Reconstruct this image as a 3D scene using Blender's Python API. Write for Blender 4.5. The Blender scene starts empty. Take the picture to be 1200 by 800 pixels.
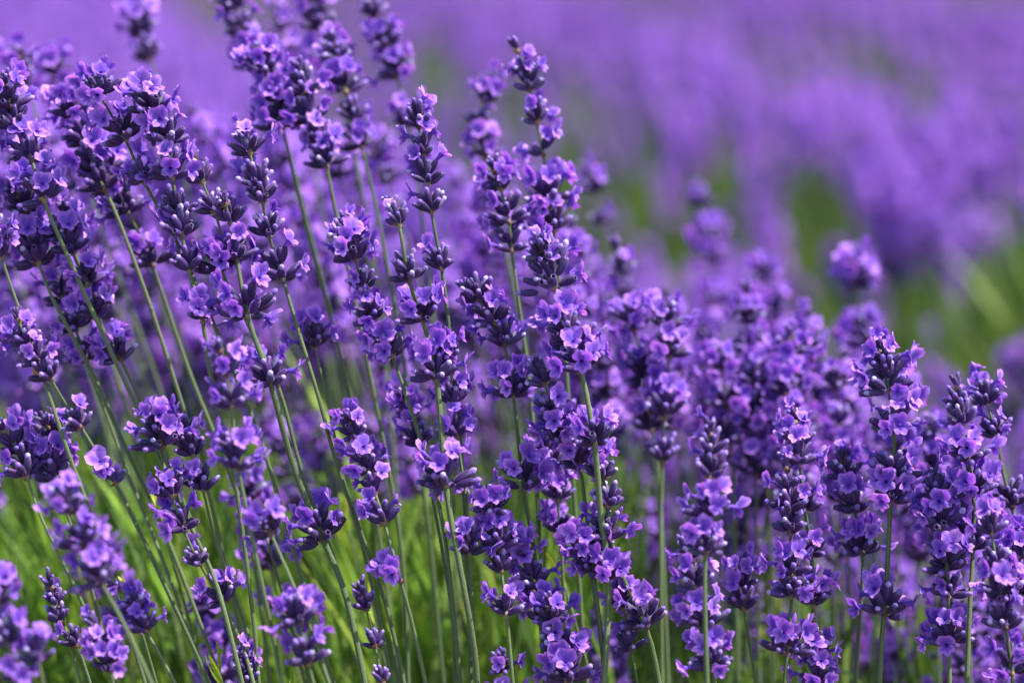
import bpy, math, random
import numpy as np
from mathutils import Vector, Matrix, Quaternion

# ------------------------------------------------------------------ camera, sky, sun, exposure
SC = bpy.context.scene
COL = SC.collection
PITCH = math.radians(10.0)
FPX = 1200.0 * 100.0 / 36.0          # focal length in photograph pixels
FOCUS = 1.17
CAMZ = 0.85
cam_data = bpy.data.cameras.new('camera')
cam = bpy.data.objects.new('camera', cam_data)
COL.objects.link(cam)
cam.location = (0, 0, CAMZ)
cam.rotation_euler = (math.radians(90) - PITCH, 0, 0)
cam_data.lens = 100
cam_data.sensor_width = 36
cam_data.clip_start = 0.02
cam_data.clip_end = 2000
cam_data.dof.use_dof = True
cam_data.dof.focus_distance = FOCUS
cam_data.dof.aperture_fstop = 4.0
SC.camera = cam

SUN_EL, SUN_AZ = math.radians(60), math.radians(100)     # azimuth clockwise from +Y (away from the camera)
world = bpy.data.worlds.new('World')
SC.world = world
world.use_nodes = True
wn = world.node_tree
wn.nodes.clear()
sky = wn.nodes.new('ShaderNodeTexSky')
sky.sky_type = 'NISHITA'
sky.sun_disc = False
sky.sun_elevation = SUN_EL
sky.sun_rotation = SUN_AZ
bg = wn.nodes.new('ShaderNodeBackground')
bg.inputs['Strength'].default_value = 0.15
wo = wn.nodes.new('ShaderNodeOutputWorld')
wn.links.new(sky.outputs[0], bg.inputs[0])
wn.links.new(bg.outputs[0], wo.inputs[0])
sd = bpy.data.lights.new('sun', 'SUN')
sd.energy = 5.0
sd.angle = math.radians(0.5)
sd.color = (1.0, 0.95, 0.87)
sun = bpy.data.objects.new('sun', sd)
COL.objects.link(sun)
sdir = Vector((math.sin(SUN_AZ) * math.cos(SUN_EL), math.cos(SUN_AZ) * math.cos(SUN_EL), math.sin(SUN_EL)))
sun.rotation_euler = sdir.to_track_quat('Z', 'Y').to_euler()
sun.location = sdir * 20
SC.view_settings.view_transform = 'Standard'
SC.view_settings.look = 'None'
SC.view_settings.exposure = 1.2
SC.view_settings.gamma = 1.0

RND = random.Random(7)
NR = np.random.RandomState(7)

# ------------------------------------------------------------------ helpers
CR = cam.rotation_euler.to_matrix()

def at(px, py, d=0.0):
    """world point seen at photograph pixel (px, py), d metres behind the plane of focus"""
    dep = FOCUS + d
    v = Vector(((px - 600) / FPX * dep, -(py - 400) / FPX * dep, -dep))
    return Vector((0, 0, CAMZ)) + CR @ v

def hexlin(r, g, b):
    f = lambda c: (c / 255 / 12.92) if c / 255 <= 0.04045 else ((c / 255 + 0.055) / 1.055) ** 2.4
    return (f(r), f(g), f(b), 1)

class G:
    """collects geometry as numpy arrays: verts, faces by size, material index, shade attribute"""
    def __init__(s):
        s.v = []; s.f = []; s.m = []; s.e = []; s.n = 0
    def add(s, verts, faces, mat=0, edge=None):
        verts = np.asarray(verts, float)
        s.v.append(verts)
        s.e.append(np.zeros(len(verts)) if edge is None else np.asarray(edge, float))
        for q in faces:
            s.f.append(tuple(i + s.n for i in q)); s.m.append(mat)
        s.n += len(verts)
    def mesh(s, name, mats, smooth=True, attr='edge'):
        me = bpy.data.meshes.new(name)
        V = np.vstack(s.v) if s.v else np.zeros((0, 3))
        me.from_pydata(V.tolist(), [], s.f)
        for m in mats: me.materials.append(m)
        if len(mats) > 1: me.polygons.foreach_set('material_index', s.m)
        me.polygons.foreach_set('use_smooth', [smooth] * len(s.f))
        a = me.attributes.new(attr, 'FLOAT', 'POINT')
        a.data.foreach_set('value', np.concatenate(s.e).astype(np.float32))
        me.update()
        return me

def fast_mesh(name, V, F, mats, mi, attrs, smooth=False):
    """triangle mesh from numpy arrays"""
    me = bpy.data.meshes.new(name)
    n = len(V); k = len(F)
    me.vertices.add(n); me.vertices.foreach_set('co', V.astype(np.float32).ravel())
    me.loops.add(k * 3); me.loops.foreach_set('vertex_index', F.astype(np.int32).ravel())
    me.polygons.add(k)
    me.polygons.foreach_set('loop_start', np.arange(0, 3 * k, 3, dtype=np.int32))
    me.polygons.foreach_set('loop_total', np.full(k, 3, dtype=np.int32))
    for m in mats: me.materials.append(m)
    me.polygons.foreach_set('material_index', mi.astype(np.int32))
    me.polygons.foreach_set('use_smooth', np.full(k, smooth))
    for nm, a in attrs.items():
        at_ = me.attributes.new(nm, 'FLOAT', 'POINT'); at_.data.foreach_set('value', a.astype(np.float32))
    me.update(calc_edges=True)
    return me

def link(name, data, parent=None, mat=None):
    o = bpy.data.objects.new(name, data)
    if parent is not None: o.parent = parent
    if mat is not None: o.matrix_basis = mat
    COL.objects.link(o)
    return o

# ------------------------------------------------------------------ materials
def new_mat(name):
    m = bpy.data.materials.new(name); m.use_nodes = True
    nt = m.node_tree; nt.nodes.clear()
    return m, nt, nt.nodes.new, nt.links.new

def ramp(nt, stops):
    r = nt.nodes.new('ShaderNodeValToRGB')
    el = r.color_ramp.elements
    while len(el) < len(stops): el.new(0.5)
    for e, (p, c) in zip(el, stops): e.position = p; e.color = c
    return r

def rnd_value(nt):
    """one random number per object, or per flower where many are joined in one mesh"""
    oi = nt.nodes.new('ShaderNodeObjectInfo')
    at_ = nt.nodes.new('ShaderNodeAttribute'); at_.attribute_name = 'rnd'
    ad = nt.nodes.new('ShaderNodeMath'); ad.operation = 'ADD'
    nt.links.new(oi.outputs['Random'], ad.inputs[0]); nt.links.new(at_.outputs['Fac'], ad.inputs[1])
    fr = nt.nodes.new('ShaderNodeMath'); fr.operation = 'FRACT'
    nt.links.new(ad.outputs[0], fr.inputs[0])
    return fr.outputs[0]

def thin_leaf(name, stops, rough, trans, transl_gain, edge_col=None, edge_amt=0.0, noise_scale=900, bump=0.15, sheen=0.3, sheen_tint=(.8,.7,1,1), dark_core=None):
    m, nt, N, L = new_mat(name)
    out = N('ShaderNodeOutputMaterial')
    r = ramp(nt, stops); L(rnd_value(nt), r.inputs[0])
    tc = N('ShaderNodeTexCoord')
    no = N('ShaderNodeTexNoise'); no.inputs['Scale'].default_value = noise_scale; no.inputs['Detail'].default_value = 3
    L(tc.outputs['Object'], no.inputs['Vector'])
    mx = N('ShaderNodeMix'); mx.data_type = 'RGBA'; mx.blend_type = 'MULTIPLY'; mx.inputs['Factor'].default_value = 0.55
    L(r.outputs[0], mx.inputs['A'])
    nr = ramp(nt, [(0.3, (.55, .5, .6, 1)), (0.65, (1.15, 1.1, 1.1, 1))]); L(no.outputs[0], nr.inputs[0]); L(nr.outputs[0], mx.inputs['B'])
    col = mx.outputs['Result']
    if edge_col:
        ea = N('ShaderNodeAttribute'); ea.attribute_name = 'edge'
        mu = N('ShaderNodeMath'); mu.operation = 'MULTIPLY'; mu.inputs[1].default_value = edge_amt
        L(ea.outputs['Fac'], mu.inputs[0])
        m2 = N('ShaderNodeMix'); m2.data_type = 'RGBA'; L(mu.outputs[0], m2.inputs['Factor']); L(col, m2.inputs['A']); m2.inputs['B'].default_value = edge_col
        col = m2.outputs['Result']
    if dark_core:
        mr = N('ShaderNodeMapRange'); mr.inputs['From Min'].default_value = 0.0; mr.inputs['From Max'].default_value = 0.4
        L(ea.outputs['Fac'], mr.inputs['Value'])
        m3 = N('ShaderNodeMix'); m3.data_type = 'RGBA'; L(mr.outputs['Result'], m3.inputs['Factor'])
        m3.inputs['A'].default_value = dark_core; L(col, m3.inputs['B']); col = m3.outputs['Result']
    p = N('ShaderNodeBsdfPrincipled'); L(col, p.inputs['Base Color'])
    p.inputs['Roughness'].default_value = rough
    p.inputs['Sheen Weight'].default_value = sheen; p.inputs['Sheen Roughness'].default_value = 0.4
    p.inputs['Sheen Tint'].default_value = sheen_tint
    p.inputs['Specular IOR Level'].default_value = 0.3
    bu = N('ShaderNodeBump'); bu.inputs['Strength'].default_value = bump; bu.inputs['Distance'].default_value = 0.0003
    L(no.outputs[0], bu.inputs['Height']); L(bu.outputs[0], p.inputs['Normal'])
    if trans > 0:
        t = N('ShaderNodeBsdfTranslucent')
        hs = N('ShaderNodeMix'); hs.data_type = 'RGBA'; hs.blend_type = 'MULTIPLY'; hs.inputs['Factor'].default_value = 1
        L(col, hs.inputs['A']); hs.inputs['B'].default_value = transl_gain
        L(hs.outputs['Result'], t.inputs[0])
        ms = N('ShaderNodeMixShader'); ms.inputs[0].default_value = trans
        L(p.outputs[0], ms.inputs[1]); L(t.outputs[0], ms.inputs[2]); L(ms.outputs[0], out.inputs[0])
    else:
        L(p.outputs[0], out.inputs[0])
    return m

M_PETAL = thin_leaf('petal', [(0.0, (.20, .080, .53, 1)), (0.35, (.30, .118, .64, 1)), (0.7, (.40, .17, .71, 1)), (1.0, (.54, .26, .84, 1))],
                    0.55, 0.36, (1.25, .75, 1.1, 1), (.60, .31, .86, 1), 0.42, 1100, 0.3, 0.25, dark_core=(.10, .035, .42, 1))
M_CALYX = thin_leaf('calyx', [(0.0, (.012, .005, .040, 1)), (0.5, (.027, .009, .072, 1)), (0.85, (.052, .019, .13, 1)), (1.0, (.065, .055, .125, 1))],
                    0.55, 0.0, None, (.15, .075, .27, 1), 0.5, 1500, 0.6, 0.16, (.8, .55, 1, 1))
M_BUD = thin_leaf('closed_bud', [(0.0, (.16, .09, .42, 1)), (0.6, (.30, .16, .6, 1)), (1.0, (.50, .42, .72, 1))],
                  0.6, 0.15, (1, 1, 1, 1), None, 0, 1200, 0.4, 0.5)
M_STEM = thin_leaf('stem', [(0.0, (.04, .066, .02, 1)), (0.5, (.062, .095, .028, 1)), (1.0, (.09, .125, .045, 1))],
                   0.65, 0.0, None, (.19, .25, .12, 1), 0.55, 1800, 0.8, 0.25, (.9, 1, .85, 1))
M_LEAF = thin_leaf('leaf', [(0.0, (.05, .10, .02, 1)), (0.5, (.09, .17, .03, 1)), (0.85, (.14, .24, .04, 1)), (1.0, (.24, .28, .07, 1))],
                   0.5, 0.35, (1.1, 1.2, .6, 1), None, 0, 500, 0.3, 0.15, (.9, 1, .8, 1))
M_SHOOT = thin_leaf('green_shoot', [(0.0, (.17, .33, .04, 1)), (0.5, (.26, .47, .06, 1)), (0.85, (.36, .54, .08, 1)), (1.0, (.42, .48, .09, 1))], 0.5, 0.35, (1.1, 1.2, .6, 1), None, 0, 500, 0.3, 0.1)  # leaf green with light put into the colour, for blades shaded by the heads
M_TIPLEAF = thin_leaf('pale_leaf', [(0.0, (.22, .36, .03, 1)), (0.6, (.36, .44, .05, 1)), (1.0, (.60, .50, .06, 1))], 0.5, 0.35, (1.1, 1.1, .6, 1), None, 0, 500, 0.3, 0.15)
M_BRACT = thin_leaf('bract', [(0.0, (.16, .09, .06, 1)), (0.6, (.26, .17, .10, 1)), (1.0, (.30, .26, .15, 1))],
                    0.7, 0.2, (1, 1, .8, 1), None, 0, 900, 0.3, 0.2)
M_WITHER = thin_leaf('withered_petal', [(0.0, (.42, .19, .07, 1)), (1.0, (.55, .33, .14, 1))],
                     0.7, 0.3, (1, .9, .7, 1), None, 0, 900, 0.3, 0.2)

m, nt, N, L = new_mat('soil'); M_SOIL = m
out = N('ShaderNodeOutputMaterial'); p = N('ShaderNodeBsdfPrincipled'); p.inputs['Roughness'].default_value = 0.95
tc = N('ShaderNodeTexCoord'); n1 = N('ShaderNodeTexNoise'); n1.inputs['Scale'].default_value = 14; n1.inputs['Detail'].default_value = 8
L(tc.outputs['Object'], n1.inputs['Vector'])
r = ramp(nt, [(0.35, (.05, .035, .022, 1)), (0.55, (.12, .085, .055, 1)), (0.7, (.08, .11, .03, 1))]); L(n1.outputs[0], r.inputs[0]); L(r.outputs[0], p.inputs['Base Color'])
bu = N('ShaderNodeBump'); bu.inputs['Distance'].default_value = 0.02; L(n1.outputs[0], bu.inputs['Height']); L(bu.outputs[0], p.inputs['Normal']); L(p.outputs[0], out.inputs[0])

# ------------------------------------------------------------------ flower pieces (metres; local Z = axis of the tube, local Y = up)
MM = 0.001
def lobe(g, ang, r0, ln, hw, lift, cup, ruff, rr, nu=4, nv=4, mat=0, tilt=0.0, pale=0.0):
    ca, sa = math.cos(ang), math.sin(ang)
    V, E, F = [], [], []
    ph = rr.uniform(0, 6.28)
    for j in range(nv + 1):
        v = j / nv
        w = hw * (0.38 + 0.62 * math.sqrt(max(0, 1 - ((v - 0.62) / 0.62) ** 2))) if v < 0.62 else hw * math.sqrt(max(0.0, 1 - ((v - 0.62) / 0.40) ** 2) * 0.94 + 0.06)
        for i in range(nu + 1):
            u = -1 + 2 * i / nu
            rad = r0 + ln * v - 0.12 * ln * abs(u) ** 2 * v
            lat = u * w
            z = lift * v + cup * (v ** 2) * ln - cup * 0.5 * hw * (1 - u * u) + ruff * math.sin(3.1 * u + 4 * v + ph) * v
            z += 0.16 * hw * math.exp(-(u * 3) ** 2) * math.sin(v * 3.1)
            x = rad * ca - lat * sa; y = rad * sa + lat * ca
            y2 = y * math.cos(tilt) - z * math.sin(tilt); z2 = y * math.sin(tilt) + z * math.cos(tilt)
            V.append((x, y2, z2)); E.append(min(1, pale * v + .12 + max(abs(u) ** 2 * .8, max(0, v * 1.5 - 0.6)) * v) * (.55 if i == nu // 2 and nu > 3 and v < .9 else 1))
    for j in range(nv):
        for i in range(nu):
            a = j * (nu + 1) + i
            F.append((a, a + 1, a + nu + 2, a + nu + 1))
    g.add(V, F, mat, E)

def corolla_geo(rr, opn=1.0, detail=4, mat=0, size=1.0):
    g = G(); s = MM * size
    k = 8 if detail >= 4 else 5
    # tube from the calyx mouth, curving a little downwards in front
    L_ = 3.2 * s; rows = []
    prof = [(-1.5, .55), (0.8, .65), (2.1, .85), (3.2, 1.2)]
    bend = 0.5 * rr.uniform(.6, 1.3)
    V, F = [], []
    for zz, r_ in prof:
        off = -bend * max(0, zz) ** 1.6 * 0.16
        for i in range(k):
            a = 2 * math.pi * i / k
            V.append((r_ * s * math.cos(a), r_ * s * math.sin(a) + off * s, zz * s))
    for j in range(len(prof) - 1):
        for i in range(k):
            b = (i + 1) % k
            F.append((j * k + i, j * k + b, (j + 1) * k + b, (j + 1) * k + i))
    g.add(V, F, mat, [0.1] * len(V))
    face = G()
    nu = nv = detail
    A = math.pi / 2
    sp = math.radians(rr.uniform(24, 33))
    for sgn in (-1, 1):
        lobe(face, A + sgn * sp, .55 * s, rr.uniform(3.6, 4.5) * s, rr.uniform(1.9, 2.35) * s, (1.3 - 1.1 * opn + rr.uniform(0, .9)) * s, rr.uniform(-.18, .28), .34 * s, rr, nu, nv, mat)
    for da in (-58, 0, 58):
        lobe(face, -A + math.radians(da + rr.uniform(-6, 6)), .6 * s, rr.uniform(2.3, 3.0) * s, rr.uniform(1.05, 1.4) * s, (1.9 - 2.2 * opn + rr.uniform(-.5, .5)) * s, rr.uniform(-.35, .05), .22 * s, rr, nu, nv, mat, 0.0, .3)
    V = np.vstack(face.v)
    t = math.radians(28) * rr.uniform(.5, 1.3)      # the face looks outward and a little down
    c_, s_ = math.cos(t), math.sin(t)
    y = V[:, 1] * c_ + V[:, 2] * s_; z = -V[:, 1] * s_ * -1 + 0 * V[:, 1]
    z = V[:, 1] * s_ + V[:, 2] * c_
    y = V[:, 1] * c_ - V[:, 2] * s_
    off = -bend * 3.0 ** 1.6 * 0.16
    V = np.stack([V[:, 0], y + off * s, z + 3.0 * s], 1)
    g.add(V, face.f, mat, np.concatenate(face.e))
    return g

def calyx_geo(rr, hairs=36, k=14, budtip=0.0, mat=0, matb=1, size=1.0):
    g = G(); s = MM * size
    ln = rr.uniform(5.4, 6.4)
    prof = [(0, .42), (.10, .78), (.28, 1.12), (.52, 1.28), (.76, 1.15), (.93, .92), (1.0, .80), (.95, .5)]
    if k < 8: prof = [(0, .4), (.25, 1.1), (.6, 1.28), (1.0, .8)]
    bend = rr.uniform(-.35, .35)
    V, E, F = [], [], []
    for t, r_ in prof:
        for i in range(k):
            a = 2 * math.pi * i / k
            rib = 1 + (0.07 if i % 2 else -0.07) * (1 if k >= 8 else 0)
            R_ = r_ * rib * s
            z = t * ln * s + (0.25 * s * (1 if i % 3 == 0 else 0) if t == 1.0 else 0)
            V.append((R_ * math.cos(a), R_ * math.sin(a) + bend * s * t * t, z))
            E.append((0.9 if t >= .93 else 0.25) * (1 if i % 2 else .35) if k >= 8 else .3 * t)
    for j in range(len(prof) - 1):
        for i in range(k):
            b = (i + 1) % k
            F.append((j * k + i, j * k + b, (j + 1) * k + b, (j + 1) * k + i))
    g.add(V, F, mat, E)
    if budtip > 0:                                  # a closed bud pushing out of the mouth
        V, F = [], []
        kk = 8 if k >= 8 else 5
        pr = [(-.3, .5), (.5 * budtip, .85), (1.2 * budtip, .95), (1.8 * budtip, .6)]
        for t, r_ in pr:
            for i in range(kk):
                a = 2 * math.pi * i / kk
                V.append((r_ * s * math.cos(a), r_ * s * math.sin(a) + bend * s, (ln - .3 + t) * s))
        V.append((0, bend * s, (ln + 2.0 * budtip) * s))
        for j in range(3):
            for i in range(kk):
                b = (i + 1) % kk
                F.append((j * kk + i, j * kk + b, (j + 1) * kk + b, (j + 1) * kk + i))
        for i in range(kk): F.append((3 * kk + i, 3 * kk + (i + 1) % kk, 4 * kk))
        g.add(V, F, matb)
    for h in range(hairs):
        a = rr.uniform(0, 6.283); t = rr.uniform(.05, 1)
        r_ = np.interp(t, [p_[0] for p_ in prof[:7]] if k >= 8 else [0, 1], [p_[1] for p_ in prof[:7]] if k >= 8 else [1, 1])
        c_, s_ = math.cos(a), math.sin(a)
        hl = rr.uniform(.25, .6)
        p0 = np.array((r_ * c_, r_ * s_ + bend * t * t, t * ln)); tip = p0 + np.array((c_ * hl, s_ * hl, rr.uniform(0, .4)))
        q = np.array((-s_, c_, 0)) * .035
        g.add([(p0 - q) * s, (p0 + q) * s, tip * s], [(0, 1, 2)], mat, [1, 1, 1])
    return g

vr = random.Random(11)
COROLLA = [corolla_geo(vr, vr.uniform(-.25, 1.05)).mesh('flower', [M_PETAL]) for _ in range(14)]
WITHER = corolla_geo(vr, .4, size=.8).mesh('withered_flower', [M_WITHER])
CALYX = [calyx_geo(vr).mesh('calyx', [M_CALYX, M_BUD]) for _ in range(6)]
BUD = [calyx_geo(vr, budtip=vr.uniform(.35, 1.1)).mesh('flower_bud', [M_CALYX, M_BUD]) for _ in range(5)]

# ------------------------------------------------------------------ where the calyces and flowers of one whorl sit
def whorl_layout(rr, kind, rad, flowers=None):
    """list of (piece, Matrix) in the whorl's own space, Z along the stem. rad = reach in photograph pixels"""
    k = rad / 28.0
    n = {'f': 16, 'm': 15, 'b': 15, 's': 7, 't': 7, 'F': 16}[kind]
    pin, pout = {'F': (.9, .6), 'f': (.68, .30), 'm': (.46, .18), 'b': (.08, .03), 's': (.6, .5), 't': (.25, .1)}[kind]
    n = max(5, int(round(n * (0.35 + 0.65 * k))))
    size = 1.09 * min(1.15, max(.76, 0.6 + 0.4 * k))
    res = []
    a0 = rr.uniform(0, 6.28)
    for i in range(n):
        inner = i % 2 == 0
        if kind == 's':      # two opposite tufts with bare stem between
            side = i % 2
            a = a0 + side * math.pi + rr.uniform(-.65, .65)
            tilt = math.radians(rr.uniform(34, 68))
        else:
            a = a0 + 2 * math.pi * i / n + rr.uniform(-.3, .3)
            tilt = math.radians((rr.uniform(22, 44) if inner else rr.uniform(48, 76)) * min(1.15, .7 + .3 * k))
        if kind == 't': tilt = math.radians(rr.uniform(8, 38))
        if kind == 'b': tilt *= .88
        up = rr.uniform(.8, 3.4) * k if inner else rr.uniform(-.3, 1.0)
        pf = pin if inner else pout
        stalk = (rr.uniform(.8, 2.6) if kind != 't' else .6) * k * k
        ax = Vector((math.sin(tilt) * math.cos(a), math.sin(tilt) * math.sin(a), math.cos(tilt)))
        pos = Vector((0, 0, up * MM)) + ax * (stalk * MM)
        # frame: Z = ax, Y = up made perpendicular
        yy = (Vector((0, 0, 1)) - ax * ax.z)
        if yy.length < .05: yy = Vector((1, 0, 0))
        yy.normalize(); xx = yy.cross(ax)
        R_ = Matrix((xx, yy, ax)).transposed().to_4x4()
        sz = size * rr.uniform(.86, 1.12) * (.8 if kind == 't' else 1)
        Mx = Matrix.Translation(pos) @ R_ @ Matrix.Diagonal((sz, sz, sz, 1))
        fl = rr.random() < pf
        if fl:
            res.append(('calyx', Mx))
            # flower frame: turn outwards
            t2 = min(math.radians(100), tilt + math.radians(rr.uniform(4, 34)))
            ax2 = Vector((math.sin(t2) * math.cos(a), math.sin(t2) * math.sin(a), math.cos(t2)))
            y2 = (Vector((0, 0, 1)) - ax2 * ax2.z)
            if y2.length < .05: y2 = Vector((1, 0, 0))
            y2.normalize(); x2 = y2.cross(ax2)
            R2 = Matrix((x2, y2, ax2)).transposed().to_4x4() @ Matrix.Rotation(rr.uniform(-.45, .45), 4, 'Z')
            tip = pos + ax * (5.6 * sz * MM)
            s2 = sz * rr.uniform(.88, 1.12)
            res.append(('flower', Matrix.Translation(tip) @ R2 @ Matrix.Diagonal((s2, s2, s2, 1))))
        else:
            res.append(('flower_bud' if rr.random() < .75 else 'calyx', Mx))
    return res

def bract_mesh(rr, n=7):
    g = G()
    for i in range(n):
        a = rr.uniform(0, 6.28); w = rr.uniform(.7, 1.3) * MM; l = rr.uniform(2, 3.6) * MM; t = math.radians(rr.uniform(50, 85))
        d = np.array((math.sin(t) * math.cos(a), math.sin(t) * math.sin(a), math.cos(t))); q = np.array((-math.sin(a), math.cos(a), 0))
        b = d * .5 * MM - np.array((0, 0, .3 * MM))
        g.add([b - q * w * .4, b + q * w * .4, b + d * l * .5 - q * w - (0, 0, .1 * MM), b + d * l * .5 + q * w, b + d * l], [(0, 1, 3, 2), (2, 3, 4)], 0)
    k = 8; V, F = [], []                            # the swollen node the calyces grow from
    for j, (z, r_) in enumerate([(-.9, .5), (-.4, 1.0), (.3, 1.25), (1.2, 1.0), (2.2, .5)]):
        for i in range(k): V.append((r_ * MM * math.cos(2 * math.pi * i / k), r_ * MM * math.sin(2 * math.pi * i / k), z * MM))
    for j in range(4):
        for i in range(k):
            F.append((j * k + i, j * k + (i + 1) % k, (j + 1) * k + (i + 1) % k, (j + 1) * k + i))
    g.add(V, F, 0)
    return g.mesh('whorl', [M_BRACT])
BRACTS = [bract_mesh(vr) for _ in range(5)]

# joined whorls for stalks far out of focus: calyces, buds and flowers in one part
def tri(g):
    V = np.vstack(g.v); E = np.concatenate(g.e); F = []; Mi = []
    for f, m_ in zip(g.f, g.m):
        F.append(f[:3]); Mi.append(m_)
        if len(f) == 4: F.append((f[0], f[2], f[3])); Mi.append(m_)
    return V, np.array(F), np.array(Mi), E
lr = random.Random(5)
MED = {'calyx': [tri(calyx_geo(lr, 0, 8, 0, 1, 2)) for _ in range(3)],
       'flower_bud': [tri(calyx_geo(lr, 0, 8, .8, 1, 2)) for _ in range(3)],
       'flower': [tri(corolla_geo(lr, lr.uniform(.6, 1.1), 3)) for _ in range(5)]}
LOW = {'calyx': [tri(calyx_geo(lr, 0, 4, 0, 1, 2)) for _ in range(2)],
       'flower_bud': [tri(calyx_geo(lr, 0, 4, 0, 1, 2)) for _ in range(2)],
       'flower': None}
def low_flower(rr):
    g = G(); s = MM
    g.add([(-1.0 * s, 0, 3 * s), (1.0 * s, 0, 3 * s), (3.6 * s, 3.4 * s, 4.4 * s), (0, 4.2 * s, 3.8 * s), (-3.6 * s, 3.4 * s, 4.4 * s),
           (2.8 * s, -2.4 * s, 3.2 * s), (0, -3.4 * s, 2.6 * s), (-2.8 * s, -2.4 * s, 3.2 * s)],
          [(0, 1, 3), (1, 2, 3), (0, 3, 4), (0, 6, 1), (1, 6, 5), (0, 7, 6)], 0, [0, 0, .8, .7, .8, .8, .8, .8])
    return tri(g)
LOW['flower'] = [low_flower(lr)]

def merge(parts):
    """parts: list of (V,F,Mi,E,Matrix or None,rnd)"""
    Vs, Fs, Ms, Es, Rs = [], [], [], [], []; n = 0
    for V, F, Mi, E, Mx, rn in parts:
        if Mx is not None:
            A = np.array(Mx); V = V @ A[:3, :3].T + A[:3, 3]
        Vs.append(V); Fs.append(F + n); Ms.append(Mi); Es.append(E); Rs.append(np.full(len(V), rn)); n += len(V)
    return np.vstack(Vs), np.vstack(Fs), np.concatenate(Ms), np.concatenate(Es), np.concatenate(Rs)

def whorl_arrays(rr, kind, rad, lib):
    return merge([(*rr.choice(lib[nm]), Mx, rr.random()) for nm, Mx in whorl_layout(rr, kind, rad)])
MED_WHORL = {}
for kd in 'fmbst':
    MED_WHORL[kd] = []
    for _ in range({'f': 9, 'm': 7, 'b': 4, 's': 3, 't': 3}[kd]):
        V, F, Mi, E, R_ = whorl_arrays(lr, kd, 28, MED)
        MED_WHORL[kd].append(fast_mesh('whorl', V, F, [M_PETAL, M_CALYX, M_BUD], Mi, {'edge': E, 'rnd': R_}, True))

# ------------------------------------------------------------------ stems
def catmull(P, step=0.006):
    P = [Vector(p_) for p_ in P]
    Q = [P[0] * 2 - P[1]] + P + [P[-1] * 2 - P[-2]]
    out_ = []
    for i in range(1, len(Q) - 2):
        a, b, c, d = Q[i - 1], Q[i], Q[i + 1], Q[i + 2]
        n = max(2, int((c - b).length / step))
        for j in range(n):
            t = j / n
            out_.append(0.5 * ((2 * b) + (c - a) * t + (2 * a - 5 * b + 4 * c - d) * t * t + (3 * b - a - 3 * c + d) * t ** 3))
    out_.append(P[-1])
    return out_

def stem_mesh(pts, r_tip, r_base, base, hairs, rr, k=10):
    """grooved, finely hairy stem; pts run from the tip to the ground"""
    n = len(pts)
    fr = []
    ref = Vector((0, 1, 0.13)).normalized()
    V, E, F = [], [], []
    tot = sum((pts[i + 1] - pts[i]).length for i in range(n - 1)); acc = 0
    for i, p_ in enumerate(pts):
        t = (pts[min(n - 1, i + 1)] - pts[max(0, i - 1)]).normalized()
        x = t.cross(ref).normalized(); y = x.cross(t)
        if i: acc += (pts[i] - pts[i - 1]).length
        r_ = r_tip + (r_base - r_tip) * min(1, acc / .09)
        fr.append((p_, x, y, t, r_))
        for j in range(k):
            a = 2 * math.pi * (j + .25) / k
            rib = 1 + (.13 if j % 2 else -.10) * (k >= 8)
            q = p_ + (x * math.cos(a) + y * math.sin(a)) * r_ * rib - base
            V.append(tuple(q)); E.append(.55 if j % 2 and k >= 8 else .1)
    for i in range(n - 1):
        for j in range(k):
            b = (j + 1) % k
            F.append((i * k + j, (i + 1) * k + j, (i + 1) * k + b, i * k + b))
    F.append(tuple(range(k)))
    g = G(); g.add(V, F, 0, E)
    if hairs:
        lim = max(2, int(n * .72)); hv, hf = [], []
        for h in range(hairs):
            p_, x, y, t, r_ = fr[rr.randrange(lim)]
            a = rr.uniform(0, 6.283)
            d = x * math.cos(a) + y * math.sin(a); s_ = t.cross(d)
            b = p_ - base + d * r_ * .95 + t * rr.uniform(-.003, .003)
            hl = rr.uniform(.2, .5) * MM
            hv += [tuple(b - s_ * .04 * MM), tuple(b + s_ * .04 * MM), tuple(b + d * hl - t * rr.uniform(0, .3) * MM)]
            hf.append((3 * h, 3 * h + 1, 3 * h + 2))
        g.add(hv, hf, 0, [1.0] * len(hv))
    return g.mesh('stem', [M_STEM], True)

def to_ground(P, lean, zb=0.20):
    """carry the stem on below the picture to where the plant's foliage starts"""
    P = list(P)
    d = (P[-1] - P[-2]).normalized()
    while P[-1].z > zb:
        d = (d * .8 + Vector((lean, .03, -1)).normalized() * .2).normalized()
        P.append(P[-1] + d * min(.06, max(.02, P[-1].z - zb + .01)))
    return P

def place_on(pts, pos):
    best = min(range(len(pts)), key=lambda i: (pts[i] - pos).length_squared)
    t = (pts[max(0, best - 1)] - pts[min(len(pts) - 1, best + 1)]).normalized()
    return pts[best], t

def frame(t, spin):
    return t.to_track_quat('Z', 'Y').to_matrix().to_4x4() @ Matrix.Rotation(spin, 4, 'Z')

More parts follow.
